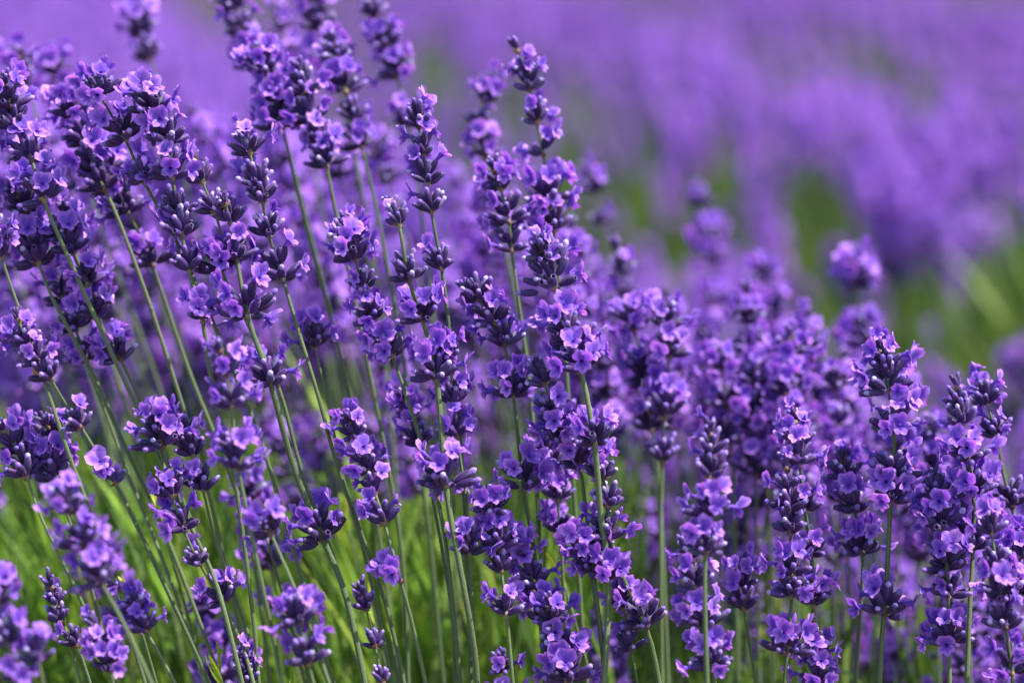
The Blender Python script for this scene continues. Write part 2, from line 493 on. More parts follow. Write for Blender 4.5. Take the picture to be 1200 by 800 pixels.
STATS = {'objs': 0}
def build_stalk(P, nodes, label, group, fine, rr, thick=1.0, tipkind='t', lean=.1, wither=None):
    """P: world points tip to frame edge; nodes: (point, radius_px, kind)"""
    P = list(P)
    top = nodes[0][0]; v_ = P[0] - top
    if v_.length > .0085: P[0] = top + v_.normalized() * .0085
    pts = catmull(to_ground(P, lean), .006 if fine else .02)
    base = pts[-1].copy()
    e = bpy.data.objects.new('lavender_stalk', None); e.location = base; e.empty_display_size = .02
    e['label'] = label; e['category'] = 'lavender'; e['group'] = group
    COL.objects.link(e)
    k = 10 if fine else 6
    link('stem', stem_mesh(pts, .00045 * thick, .00084 * thick, base, 750 if fine else 0, rr, k), e)
    tip = pts[0]
    allnodes = list(nodes)
    if tipkind: allnodes.insert(0, (tip.lerp(nodes[0][0], .25), 21, tipkind))
    for pos, rad, kind in allnodes:
        q, t = place_on(pts, pos)
        sc = 1.0
        Mx = Matrix.Translation(q - base) @ frame(t, rr.uniform(0, 6.28))
        if fine:
            w = link('whorl', rr.choice(BRACTS), e, Mx)
            for nm, mm_ in whorl_layout(rr, kind, rad):
                lib = {'calyx': CALYX, 'flower_bud': BUD, 'flower': COROLLA}[nm]
                link(nm, rr.choice(lib), w, mm_)
                STATS['objs'] += 1
        else:
            s = .45 + .55 * rad / 28
            link('whorl', rr.choice(MED_WHORL[kind]), e, Mx @ Matrix.Diagonal((s, s, s, 1)))
        STATS['objs'] += 1
    return e

# ------------------------------------------------------------------ the stalks the photograph shows one by one
# (label, depth behind focus, thickness, path in photograph pixels tip -> down, whorls "x,y,reach,kind")
HERO = [
 ("stalk with a round, half-open head, topmost of the sharp ones at upper left", .004, 1.0, [(102,52),(113,90),(120,116),(148,165),(170,215),(215,300),(300,500),(360,700),(400,830)], [(117,116,28,'m'),(143,163,27,'f'),(165,205,22,'f')]),
 ("long crowded spike of dark buds and pale lilac flowers, tip leaning left, at upper left", 0, 1.0, [(172,85),(182,135),(198,170),(206,235),(222,318),(238,378),(247,440),(275,560),(297,725),(306,830)], [(178,134,28,'m'),(200,172,27,'f'),(203,212,26,'f'),(208,246,25,'b'),(213,282,25,'m'),(222,318,22,'b'),(237,376,27,'s')]),
 ("stalk whose dark bud cluster juts out right of the long crowded spike", .003, .95, [(228,182),(238,215),(258,268),(260,318),(278,352),(300,400),(328,458),(356,560),(390,650),(420,760),(435,840)], [(234,214,19,'b'),(250,250,20,'b'),(258,318,30,'f')]),
 ("thick stem crossing centre left, with full flower rings above and one near its foot", -.004, 1.4, [(262,226),(270,262),(278,305),(291,372),(318,452),(346,552),(380,634),(406,700),(432,820)], [(268,264,22,'b'),(278,302,24,'m'),(291,374,34,'f'),(320,452,31,'m'),(380,632,38,'f')]),
 ("dense flowering spike cut by the upper left edge of the photograph", .014, 1.0, [(6,90),(18,150),(38,190),(52,236),(75,290),(120,390),(180,520),(260,700),(300,830)], [(12,125,26,'f'),(20,152,30,'b'),(39,192,29,'f'),(50,235,31,'f')]),
 ("broad-headed stalk at the left edge, bare stem showing below its lowest ring", .018, 1.0, [(18,205),(32,250),(46,310),(62,350),(83,390),(112,445),(150,530),(200,640),(260,800)], [(20,252,28,'f'),(33,280,28,'f'),(46,310,33,'f')]),
 ("tip with one pale flower and dark buds at the very left edge", .0, 1.0, [(-4,262),(2,302),(26,372),(50,440),(80,530),(120,640),(170,800)], [(2,304,20,'s'),(-2,285,16,'m')]),
 ("stalk of four stacked flower rings with pale blossoms, left side", .02, 1.0, [(72,240),(86,298),(103,336),(114,374),(142,422),(168,478),(190,530),(240,650),(290,800)], [(84,276,24,'f'),(92,302,26,'m'),(104,338,27,'f'),(112,374,27,'f'),(142,422,29,'f')]),
 ("stalk ending in a wide ring above pale green stem, left side", .03, 1.0, [(60,320),(84,372),(101,424),(130,500),(152,560),(200,680),(240,800)], [(75,352,24,'f'),(86,385,26,'f'),(101,424,30,'f')]),
 ("slender stalk with a withered orange flower and a lone ring beneath, left edge", -.002, .95, [(15,352),(34,405),(60,445),(82,482),(96,502),(136,568),(160,615),(200,700),(250,812)], [(30,400,24,'f'),(45,425,22,'m'),(62,447,23,'b'),(95,502,21,'m'),(136,568,27,'s')]),
 ("stalk with a two-tier head of open flowers in the left crowd", .006, 1.0, [(52,478),(62,520),(66,562),(92,640),(110,700),(140,830)], [(56,522,26,'m'),(64,562,30,'f')]),
 ("head of open lilac flowers touching the left edge above green stems", .004, 1.0, [(2,485),(20,530),(32,560),(50,610),(86,684),(124,770),(140,830)], [(10,530,28,'f'),(31,560,33,'f')]),
 ("large soft foreground head of three merged rings at lower left", -.085, 1.0, [(66,560),(82,600),(100,642),(120,684),(150,740),(190,830)], [(78,604,31,'f'),(98,645,33,'f'),(120,688,32,'m')]),
 ("blurred pale foreground head at the bottom left corner", -.09, 1.0, [(-8,668),(4,735),(22,800),(40,870)], [(-4,712,28,'f'),(6,752,32,'f'),(24,800,30,'f')]),
 ("soft foreground blossom just right of the bottom left corner", -.09, 1.0, [(38,722),(46,775),(60,860)], [(42,778,26,'f')]),
 ("thin spike of dark closed buds at lower left", -.004, .85, [(60,688),(72,728),(91,757),(112,820)], [(68,710,15,'b'),(74,732,17,'b'),(92,758,18,'b')]),
 ("slightly soft stalk with a small lilac head leaning right at lower left", -.03, 1.0, [(128,672),(150,700),(172,740),(205,800),(225,850)], [(150,712,22,'m'),(172,740,26,'f')]),
 ("stubby foreground head rising from the bottom edge at lower left", -.04, 1.0, [(112,730),(124,765),(135,810),(150,860)], [(118,760,26,'f'),(130,795,32,'f')]),
 ("soft two-tier foreground head, upper tier round like a ball, left of centre", -.05, 1.0, [(255,395),(266,440),(272,478),(280,550),(300,650),(325,770),(335,840)], [(262,438,27,'m'),(270,474,34,'m'),(279,530,28,'f'),(281,552,34,'m')]),
 ("single flower ring, slightly soft, below the two-tier foreground head", -.05, 1.0, [(290,560),(306,600),(318,626),(345,688),(365,740)], [(316,628,34,'f')]),
 ("soft foreground stalk of big violet flowers at the bottom, left of centre", -.06, 1.1, [(335,660),(352,732),(362,778),(380,850)], [(350,732,35,'f'),(360,780,36,'m')]),
 ("stalk with a broad crown of flowers over dark buds, sharp bare stem below", -.003, 1.1, [(176,462),(184,495),(191,525),(216,600),(246,664),(262,712),(284,800),(295,850)], [(180,506,24,'f'),(191,526,34,'m')]),
 ("dark bud cluster tucked behind the broad crown of flowers", .005, .9, [(205,478),(222,520),(238,574),(255,640),(290,740),(310,830)], [(218,520,24,'b'),(226,540,22,'b'),(238,576,24,'m')]),
 ("small flower-and-bud stalk behind a diagonal stem, lower left", .0, .95, [(196,552),(208,600),(226,645),(252,690),(263,708),(286,762),(305,830)], [(206,590,24,'f'),(214,622,26,'m'),(234,655,19,'b'),(262,707,24,'f')]),
 ("sharp stalk with dark buds on top and a pair of florets far below, centre left", -.003, .95, [(408,486),(424,530),(440,578),(451,614),(470,682),(486,742),(505,830)], [(417,520,20,'m'),(430,548,27,'m'),(440,582,22,'b'),(452,612,25,'m'),(469,682,28,'s')]),
 ("tiny spike of closed dark buds near the bottom, left of centre", .0, .8, [(423,694),(434,730),(440,758),(449,800),(455,840)], [(431,722,16,'b'),(438,752,16,'b'),(449,798,11,'b')]),
 ("two small florets peeping over the bottom edge, left of centre", .0, .8, [(282,755),(290,790),(300,850)], [(290,795,18,'m'),(300,810,16,'b')]),
 ("long stalk carrying a wide sparse ring halfway down, just left of centre", -.004, 1.35, [(455,225),(468,265),(480,330),(496,376),(512,446),(523,572),(540,668),(556,760),(562,840)], [(467,266,22,'b'),(480,330,27,'b'),(496,377,28,'f'),(512,446,32,'f'),(523,573,38,'f')]),
 ("narrow spike hugging the right side of the long sparse-ringed stalk", .003, .85, [(520,400),(529,440),(536,512),(547,590),(550,650),(555,740),(560,830)], [(526,432,21,'f'),(532,470,22,'f'),(537,514,24,'m'),(549,650,21,'f')]),
 ("pale-tipped upright spike of dark bud rings, top centre left", .012, .95, [(478,108),(491,150),(499,200),(506,250),(518,316),(528,400),(540,520),(550,700),(552,830)], [(490,152,24,'b'),(496,182,22,'m'),(501,210,24,'m'),(506,250,25,'b'),(518,316,22,'b')]),
 ("rounded purple-black head, out of focus, at top left of centre", .07, 1.0, [(385,35),(402,95),(420,160),(440,240),(470,400),(500,600),(520,800)], [(394,76,24,'m'),(404,104,29,'m'),(420,150,24,'b'),(428,172,26,'m')]),
 ("blurred spike against plain purple, tallest right of the top left group", .11, 1.0, [(432,-2),(450,40),(466,92),(480,150),(500,300),(530,600),(540,800)], [(440,22,22,'b'),(456,55,26,'f'),(466,95,32,'f'),(478,150,26,'f')]),
 ("blurred head cropped by the top edge, left of centre", .12, 1.0, [(362,-30),(376,35),(392,72),(410,150),(450,400),(480,800)], [(368,8,26,'f'),(376,38,30,'m'),(392,75,26,'f')]),
 ("blurred spike cropped by the top edge, farthest left there", .10, 1.0, [(266,-30),(285,42),(302,78),(330,150),(370,300),(430,560),(470,800)], [(276,16,24,'f'),(286,44,27,'m'),(302,80,27,'m')]),
 ("faint thin spike between two blurred heads near the top", .18, .9, [(328,12),(340,70),(352,120),(380,260),(430,560),(460,800)], [(334,42,20,'m'),(342,72,22,'m'),(350,102,22,'f')]),
 ("left of two crowded dark-based heads side by side, upper left centre", .05, 1.0, [(302,62),(318,108),(332,152),(355,250),(400,420),(440,600),(470,830)], [(312,92,26,'f'),(320,118,28,'m'),(332,150,32,'m')]),
 ("right of two crowded dark-based heads side by side, upper left centre", .045, 1.0, [(350,80),(358,112),(366,145),(378,172),(392,240),(430,420),(470,640),(480,830)], [(354,108,27,'m'),(364,143,29,'m'),(376,168,24,'b'),(386,202,26,'m')]),
 ("sharp upright spike standing apart, dark buds in four gapped rings, upper left centre", .006, .95, [(288,156),(298,200),(308,238),(316,278),(332,328),(350,388),(372,460),(400,560),(450,700),(480,830)], [(294,184,22,'m'),(302,210,24,'b'),(310,240,23,'b'),(316,280,24,'b'),(332,328,30,'m')]),
 ("short stalk topped by a single lilac tuft over long bare stem, left centre", .02, .95, [(368,366),(370,408),(388,490),(402,560),(430,660),(460,800)], [(370,410,27,'f')]),
 ("knotty spike of four small rings, slightly soft, left of centre", .012, .95, [(405,252),(416,305),(428,340),(438,376),(460,418),(492,512),(520,620),(540,800)], [(411,290,24,'m'),(418,312,25,'m'),(428,344,23,'b'),(440,378,26,'m'),(460,418,28,'f')]),
 ("lone ring of dark buds and one blue flower, centre left", .02, .9, [(470,455),(484,490),(493,522),(510,600),(530,720),(535,830)], [(480,492,20,'f'),(492,522,24,'b')]),
 ("purple stalk of clustered rings over straight stem, just left of the central stalk", .015, 1.0, [(548,310),(562,352),(580,380),(592,406),(602,466),(614,574),(628,660),(640,820)], [(560,354,28,'b'),(578,382,27,'f'),(592,408,29,'f'),(602,466,30,'f'),(612,574,34,'f')]),
 ("tall forked-tip spike standing clear above the centre", .045, 1.0, [(606,46),(617,88),(626,128),(637,183),(645,240),(652,300),(665,450),(680,700),(690,830)], [(608,84,16,'f'),(620,116,22,'m'),(632,146,24,'b'),(637,184,27,'s'),(644,236,34,'f'),(650,268,32,'f')]),
 ("small blurred dark head with pink spot beside the forked-tip spike", .10, .9, [(576,92),(563,140),(571,185),(585,260),(620,450),(640,800)], [(568,122,22,'m'),(564,150,22,'b'),(572,186,28,'f')]),
 ("soft column of purple rings between forked-tip spike and centre left spikes", .035, 1.0, [(578,188),(594,246),(600,295),(606,340),(625,500),(640,800)], [(584,224,24,'f'),(594,255,31,'m'),(600,300,29,'m')]),
 ("biggest sharp stalk in the centre, round frosted head on a thick stem", -.004, 1.35, [(634,276),(646,322),(662,385),(682,438),(697,522),(704,602),(713,680),(711,750),(706,840)], [(640,316,28,'b'),(648,350,45,'m'),(662,394,38,'f'),(683,442,36,'f'),(698,524,30,'f'),(712,682,27,'f')]),
 ("stalk with frosted buds and violet flowers overlapping the central thick stem", .004, 1.0, [(630,424),(646,470),(664,515),(679,545),(687,600),(697,684),(709,780),(712,840)], [(636,458,24,'b'),(648,484,32,'b'),(660,518,28,'f'),(679,546,28,'f')]),
 ("bendy green stem at lower centre, flowers behind the thick stem and one ring below", .002, 1.25, [(698,530),(712,580),(714,632),(732,680),(757,735),(768,775),(778,840)], [(706,568,24,'f'),(714,600,27,'b'),(712,636,28,'m'),(757,735,34,'f')]),
 ("small violet cluster low on the centre, right of the thick stem", .006, .9, [(728,690),(734,730),(740,762),(752,830)], [(730,722,20,'f'),(737,760,22,'m')]),
 ("wide whorl of two-coloured florets low against the thick central stem", .008, .9, [(668,612),(684,640),(692,670),(706,770),(712,850)], [(680,652,26,'f'),(692,672,22,'m')]),
 ("sharp purple-headed stalk at bottom centre, separate lower ring", -.002, .95, [(574,578),(583,620),(588,670),(594,722),(601,800),(603,840)], [(578,608,26,'f'),(584,648,28,'f'),(588,674,20,'b'),(594,722,25,'m')]),
 ("loosely flowered stalk right behind the bottom centre stalk", .01, .95, [(604,632),(620,670),(636,712),(644,780),(650,840)], [(614,662,25,'f'),(628,690,28,'m'),(640,728,28,'f')]),
 ("bushy head of flowers and upright buds at the bottom, right of centre stalk", -.002, 1.0, [(644,700),(656,750),(666,800),(672,860)], [(650,736,24,'m'),(658,768,33,'m'),(666,804,36,'f')]),
 ("tip of pale buds poking over the bottom edge at centre", .0, .85, [(588,768),(592,800),(597,860)], [(590,800,18,'b'),(596,825,20,'f')]),
 ("dim violet column, a little soft, between centre stalks", .03, 1.0, [(640,520),(650,565),(656,612),(660,680),(670,830)], [(645,550,25,'f'),(652,584,27,'m'),(656,620,26,'f')]),
 ("soft tall stalk with dense dark rings, right of the central stalk", .07, 1.0, [(738,362),(752,420),(762,490),(772,560),(778,680),(784,830)], [(742,395,28,'f'),(750,430,31,'m'),(757,462,31,'f'),(764,500,31,'m')]),
 ("soft stalk with pale stem showing through its middle, right of centre", .06, 1.0, [(778,352),(784,420),(778,490),(776,560),(774,620),(776,830)], [(780,390,28,'f'),(786,425,30,'m'),(780,492,31,'f'),(776,548,30,'b')]),
 ("blurred bluish-topped spike right of centre, below the soft green gap", .09, 1.0, [(842,410),(850,460),(856,520),(860,600),(866,830)], [(844,440,26,'f'),(851,472,30,'m'),(856,512,30,'f')]),
 ("large soft foreground column of pale buds and flowers, right of centre", -.045, 1.1, [(832,500),(831,560),(828,630),(826,700),(830,850)], [(832,535,26,'b'),(832,566,34,'b'),(829,606,35,'f'),(828,642,35,'m')]),
 ("dark-centred foreground column at the bottom, right of centre", -.02, 1.05, [(806,628),(816,690),(826,735),(836,785),(842,860)], [(812,662,28,'b'),(818,694,34,'m'),(826,732,36,'f'),(835,775,38,'f')]),
 ("soft head with three lilac flowers above dark buds, left of bud-crowned pair", .02, 1.0, [(868,652),(872,715),(884,790),(890,850)], [(870,690,24,'f'),(872,716,28,'b')]),
 ("frosted spike of closed dark buds above flowers, front one of the right-hand pair", -.003, 1.0, [(921,545),(925,600),(927,650),(928,700),(922,766),(916,850)], [(920,574,18,'b'),(924,604,26,'b'),(926,634,27,'b'),(928,668,26,'f'),(929,698,29,'m'),(922,766,34,'f')]),
 ("flower-tipped spike behind the frosted closed-bud spike", .006, 1.0, [(932,496),(937,545),(944,600),(951,650),(953,710),(958,850)], [(934,520,20,'m'),(938,550,25,'m'),(946,592,23,'f'),(951,648,25,'m'),(953,706,28,'f')]),
 ("full round-topped stalk, tallest sharp one on the right, with low separate ring", .008, 1.2, [(1028,395),(1042,460),(1048,510),(1045,560),(1038,700),(1034,740),(1028,850)], [(1036,436,26,'f'),(1042,468,36,'m'),(1047,508,36,'f'),(1046,552,36,'m'),(1045,590,32,'f'),(1037,716,36,'f')]),
 ("sharp stalk with dark buds on top and evenly stepped flower rings, far right", -.003, 1.05, [(1122,440),(1127,500),(1136,540),(1141,580),(1140,645),(1136,720),(1131,850)], [(1124,482,20,'b'),(1127,506,26,'b'),(1135,543,28,'f'),(1141,583,32,'f'),(1140,642,26,'f')]),
 ("stalk of small spaced heads against green, at the right edge", .02, 1.0, [(1148,434),(1157,474),(1168,512),(1176,556),(1192,620),(1210,720),(1215,850)], [(1154,476,22,'f'),(1168,514,24,'b'),(1188,592,30,'b')]),
 ("dark broad-ringed stalk left of the far right stalk's lower stem", .002, 1.05, [(1094,560),(1104,620),(1110,668),(1112,740),(1113,850)], [(1097,592,26,'b'),(1103,628,33,'f'),(1109,666,32,'f'),(1111,702,27,'m'),(1112,758,30,'f')]),
 ("deep violet bushy stalk filling the bottom right corner", -.02, 1.1, [(1158,590),(1166,650),(1176,720),(1186,790),(1190,860)], [(1160,630,24,'f'),(1166,664,28,'b'),(1174,704,36,'f'),(1180,742,39,'b'),(1186,784,40,'m')]),
 ("lilac stalk cropped by the right edge above the corner", .004, 1.0, [(1192,620),(1202,680),(1208,760),(1212,850)], [(1196,660,26,'f'),(1203,700,28,'f')]),
 ("soft stalk of loose lilac rings left of the round-topped right stalk", .02, 1.0, [(984,530),(1002,600),(1011,650),(1007,730),(1000,850)], [(990,566,25,'m'),(1002,606,30,'m'),(1010,646,31,'f')]),
 ("small head of pale flowers at lower right, above the bottom edge", .006, 1.0, [(955,735),(958,790),(960,860)], [(957,775,22,'f'),(959,800,26,'f')]),
 ("blurred small spike rising clear against green and grey, right", .17, 1.0, [(1004,292),(1003,340),(1012,395),(1022,480),(1030,700),(1032,850)], [(1004,322,22,'f'),(1003,348,30,'f'),(1010,386,28,'f'),(1020,408,30,'f')]),
 ("blurred column of four separate rings against green, right of centre", .26, 1.0, [(818,208),(828,260),(834,310),(840,360),(850,470),(860,800)], [(821,246,20,'b'),(832,282,28,'f'),(833,314,27,'f'),(840,360,31,'f')]),
 ("blurred two-ringed spike before the green gap above centre", .20, .9, [(686,180),(697,228),(706,265),(715,340),(730,500),(740,800)], [(692,226,24,'f'),(705,262,19,'b')]),
 ("faint blurred bud-topped spike in front of the round-topped right stalk's shoulder", .10, 1.0, [(976,430),(984,490),(990,560),(996,700),(1000,850)], [(980,466,24,'b'),(985,500,24,'m'),(990,540,26,'m')]),
 ("blurred violet head beneath dark gap, between the four-ring column and the small spike", .22, 1.0, [(890,300),(902,360),(915,430),(925,560),(930,800)], [(893,332,26,'f'),(905,372,34,'f'),(912,412,34,'f'),(918,450,34,'f')]),
 ("lone blurred head standing above the left crowd against plain purple", .14, 1.0, [(160,14),(176,70),(196,130),(230,260),(300,500),(340,800)], [(166,46,25,'f'),(178,76,25,'b')]),
 ("soft round head, leftmost above the crowd at upper left", .11, 1.0, [(18,55),(32,100),(50,160),(90,300),(160,520),(220,800)], [(24,90,27,'f'),(34,112,24,'f')]),
 ("soft round head left of the topmost sharp head", .13, 1.0, [(62,66),(74,112),(92,180),(130,300),(200,500),(260,800)], [(68,98,26,'f'),(76,118,24,'m')]),
 ("soft head of pink-lilac flowers under the topmost sharp head", .03, 1.0, [(76,108),(94,155),(112,200),(140,260),(190,400),(250,600),(300,830)], [(86,142,26,'f'),(96,168,26,'m'),(110,196,27,'f'),(124,226,28,'m')]),
 ("soft cluster with pale stem showing, behind left crowd's four-ring stalk", .04, 1.0, [(118,176),(132,215),(150,250),(175,300),(220,430),(290,620),(320,830)], [(128,212,26,'f'),(146,248,29,'f'),(172,314,28,'m')]),
]
TIPLESS = set()
HERO_POS = []
for i, (label, d, th, path, nodes) in enumerate(HERO):
    if d > .015: d = d * 1.35
    rr = random.Random(100 + i)
    lean = .12 if path[0][0] < 600 else .02
    # the stalk sways a little towards or away from the lens along its length
    sway = rr.uniform(-.006, .006)
    P = [at(x, y, d + sway * math.sin(j * 1.3)) for j, (x, y) in enumerate(path)]
    nd = [(at(x, y, d), r_ * (.86 if d < -.015 else (1.18 if x < 420 and y < 390 else 1.06)), k) for x, y, r_, k in nodes]
    e = build_stalk(P, nd, label, 'lavender stalks picked out in the front of the field', d < .3, rr, th, 't', lean)
    HERO_POS.append((path[0][0], path[0][1]))
    if 'withered' in label:
        w = [c for c in e.children if c.name.startswith('whorl')][3]
        f = link('withered_flower', WITHER, w, Matrix.Translation((0, 0, .004)) @ Matrix.Rotation(-1.0, 4, 'Y')); f['label'] = 'withered orange-brown flower'

# ------------------------------------------------------------------ the crowd behind them, still one by one
def zone_samples(rr):
    out_ = []
    def env(x):
        return float(np.interp(x, [-100, 60, 260, 420, 560, 640, 720, 860, 1000, 1100, 1250], [110, 95, 60, 70, 150, 240, 260, 300, 360, 450, 480]))
    specs = [(-90, 570, 10, 400, .19, .50, 100), (560, 900, 20, 300, .15, .52, 54), (880, 1260, 40, 260, .11, .44, 36), (0, 640, 480, 760, .08, .34, 9), (640, 1250, 570, 760, .10, .36, 15)]
    for x0, x1, a, b, d0, d1, n in specs:
        got = []; tries = 0
        while len(got) < n and tries < 20000:
            tries += 1
            x = rr.uniform(x0, x1); d = d0 + (d1 - d0) * rr.random() ** 1.1
            y = env(x) + rr.uniform(a, b) * (.35 + .65 * rr.random()) + (50 if d > .2 else 0) if a < 400 else rr.uniform(a, b)
            if min([(x - u) ** 2 + ((y - v) * .5) ** 2 for u, v, _ in got] or [1e9]) < (15 + 6 * rr.random()) ** 2: continue
            got.append((x, y, d))
        out_ += got
    return out_

LAND = [  # landmarks for the words of the labels, in photograph pixels
 (180, 130, 'the long crowded spike'), (60, 330, 'the left edge'), (300, 220, 'the sharp upright spike standing apart'),
 (380, 120, 'the two dark-based heads'), (490, 200, 'the pale-tipped upright spike'), (425, 330, 'the knotty small-ringed spike'), (620, 150, 'the forked-tip spike'),
 (650, 340, 'the round frosted central head'), (575, 400, 'the straight clustered stalk'), (755, 430, 'the soft dark-ringed stalk'),
 (832, 290, 'the blurred four-ring column'), (850, 460, 'the bluish-topped spike'), (830, 590, 'the pale-budded foreground column'),
 (925, 600, 'the frosted closed-bud spike'), (1042, 470, 'the round-topped right stalk'), (1125, 520, 'the far right stepped stalk'),
 (1004, 330, 'the small spike against green'), (1170, 700, 'the bottom right bushy stalk'), (430, 560, 'the sharp dark-topped stalk'),
 (268, 450, 'the ball-topped foreground head'), (100, 640, 'the merged foreground head'), (580, 650, 'the bottom centre stalk'), (700, 580, 'the thick central stem'),
 (150, 420, 'the four stacked rings'), (330, 640, 'the soft single ring')]
fr_ = random.Random(21)
SEEN = {}
for (x, y, d) in zone_samples(fr_):
    rr = fr_
    n = rr.choice([3, 4, 4, 5, 5, 6])
    ang = math.radians(float(np.interp(x, [0, 500, 800, 1200], [23, 15, 6, -2])) + rr.gauss(0, 4))
    sc = FOCUS / (FOCUS + d)
    dy = 30 * sc * rr.uniform(.85, 1.15)
    path = []; nodes = []
    px, py = x, y
    bloom = rr.random()
    for j in range(n):
        px += math.sin(ang) * dy; py += math.cos(ang) * dy
        kd = rr.choice('fffm') if bloom > .3 else rr.choice('fmmb')
        nodes.append((px, py, (21 + 9 * min(1, (j + 1) / 3)) * rr.uniform(.9, 1.12), kd))
    if rr.random() < .35:
        px += math.sin(ang) * dy * 2; py += math.cos(ang) * dy * 2
        nodes.append((px, py, 27, 's'))
    path = [(x, y)]
    L_ = 0
    cx, cy = x, y
    while cy < 760:
        L_ += 1; a2 = ang * (1 - .04 * L_)
        cx += math.sin(a2) * 70; cy += math.cos(a2) * 70
        path.append((cx, cy))
    if len(path) < 3: path.append((cx + 3, cy + 60))
    P = [at(u, v, d) for u, v in path]
    nd = [(at(u, v, d), r_, k) for u, v, r_, k in nodes]
    # words
    hx, hy = (x + nodes[-1][0]) / 2, (y + nodes[-1][1]) / 2
    blur = 'slightly soft' if d < .14 else ('soft' if d < .26 else 'blurred')
    blm = 'full-flowered' if bloom > .55 else ('half-open' if bloom > .3 else 'mostly budded')
    nr = {3: 'short', 4: 'short', 5: 'medium'}.get(len(nodes), 'long')
    for lx, ly, nm in sorted(LAND, key=lambda q: (q[0] - hx) ** 2 + (q[1] - hy) ** 2)[:4]:
        dx_, dy_ = hx - lx, hy - ly
        side = ('left of' if dx_ < 0 else 'right of') if abs(dx_) > abs(dy_) else ('above' if dy_ < 0 else 'below')
        if nm == 'the left edge':
            if hx > 150: continue
            side = 'beside'
        near = 'close ' if math.hypot(dx_, dy_) < 60 and side != 'beside' else ''
        lab = f"{blur} {blm} spike, {nr}, crowded {near}{side} {nm}"
        if lab not in SEEN: break
    SEEN[lab] = 1
    build_stalk(P, nd, lab, 'lavender stalks crowding behind the sharp ones', d < .14, rr, .85, 't', .12 if x < 600 else .02)

# ------------------------------------------------------------------ leafy shoots whose pale tips stand out
def leaf_mesh(rr, ln, w):
    g = G(); V, F, E = [], [], []
    cv = rr.uniform(-.2, .35)
    for j in range(9):
        t = j / 8; ww = w * math.sin(math.pi * min(1, .12 + t * .88)) ** .7 + .00005
        for i, u in enumerate((-1, -.5, 0, .5, 1)):
            V.append((u * ww, cv * ln * t * t + ww * (1 - u * u) * -.45, ln * t)); E.append(abs(u) * .5)
    for j in range(8):
        for i in range(4):
            a = j * 5 + i; F.append((a, a + 1, a + 6, a + 5))
    g.add(V, F, 0, E)
    me = g.mesh('leaf', [M_TIPLEAF]); return me
SHOOTS = [(146,656,-.01,'yellow-green leaf tip curving beside a diagonal stem, lower left'), (62,672,.0,'small yellow-green leaf tip by the thin dark-budded spike'),
 (248,752,-.005,'upright pale green leaf shoot at the bottom, between two diagonal stems'), (424,668,.06,'soft yellow leaf tip behind the tiny closed-bud spike'),
 (448,690,.05,'soft yellow leaf tip right of the tiny closed-bud spike'), (333,785,.0,'yellow-green leaf shoot at the bottom edge, left of the thick crossing stem'),
 (650,632,.05,'soft yellow leaf behind the bottom centre stalks'), (108,690,.01,'short leaf shoot above the soft lilac head at lower left'),
 (178,560,.06,'blurred light green leaf under the broad crown of flowers'), (12,640,.05,'blurred light green leaf at the left edge above the corner'),
 (395,560,.12,'blurred fresh green leaf behind the sharp dark-topped stalk'), (300,575,.03,'yellow-orange leaf tip beside the soft single ring')]
for i, (x, y, d, lab) in enumerate(SHOOTS):
    rr = random.Random(700 + i)
    P = [at(x, y, d), at(x + 9, y + 40, d), at(x + 22, y + 90, d), at(x + 50, y + 190, d)]
    pts = catmull(to_ground(P, .1), .02)
    e = bpy.data.objects.new('leafy_shoot', None); e.location = pts[-1]
    e['label'] = lab; e['category'] = 'leaf shoot'; e['group'] = 'fresh leaf shoots between the stems'
    COL.objects.link(e)
    link('stem', stem_mesh(pts[3:], .0005, .0009, pts[-1], 0, rr, 6), e)
    q, t = place_on(pts, at(x + 11, y + 52, d))
    for k_ in range(3):
        M_ = Matrix.Translation(q + t * (.004 * k_) - pts[-1]) @ frame(t, rr.uniform(0, 6.28)) @ Matrix.Rotation(math.radians(2 if k_ == 0 else rr.uniform(10, 28)), 4, 'X')
        link('leaf', leaf_mesh(rr, .018 * (1 if k_ == 0 else rr.uniform(.5, .9)), .0014), e, M_)

# ------------------------------------------------------------------ the field behind: rows of lavender running away from the camera
ROW = Vector((.98, .20))         # across the rows
def row_coord(X, Y): return ROW.x * X + ROW.y * Y
def in_row(s):
    """(inside?, dome height factor 0..1)"""
    for a, b in ROWS:
        if a <= s <= b:
            u = (s - a) / (b - a) * 2 - 1
            return max(0.0, 1 - abs(u) ** 3)
    if s > 4.25 or s < -2.35:        # the rows carry on at the same spacing
        u = (s / .75 % 1) * 2.5 - 1
        return 1 - abs(u) ** 3 if u < 1 else -1.0
    return -1.0
ROWS = [(-.85, -.32), (-.26, .46), (.75, 1.16), (1.27, 1.85), (2.0, 2.6), (2.75, 3.35), (3.5, 4.1), (-1.5, -.95), (-2.2, -1.6)]

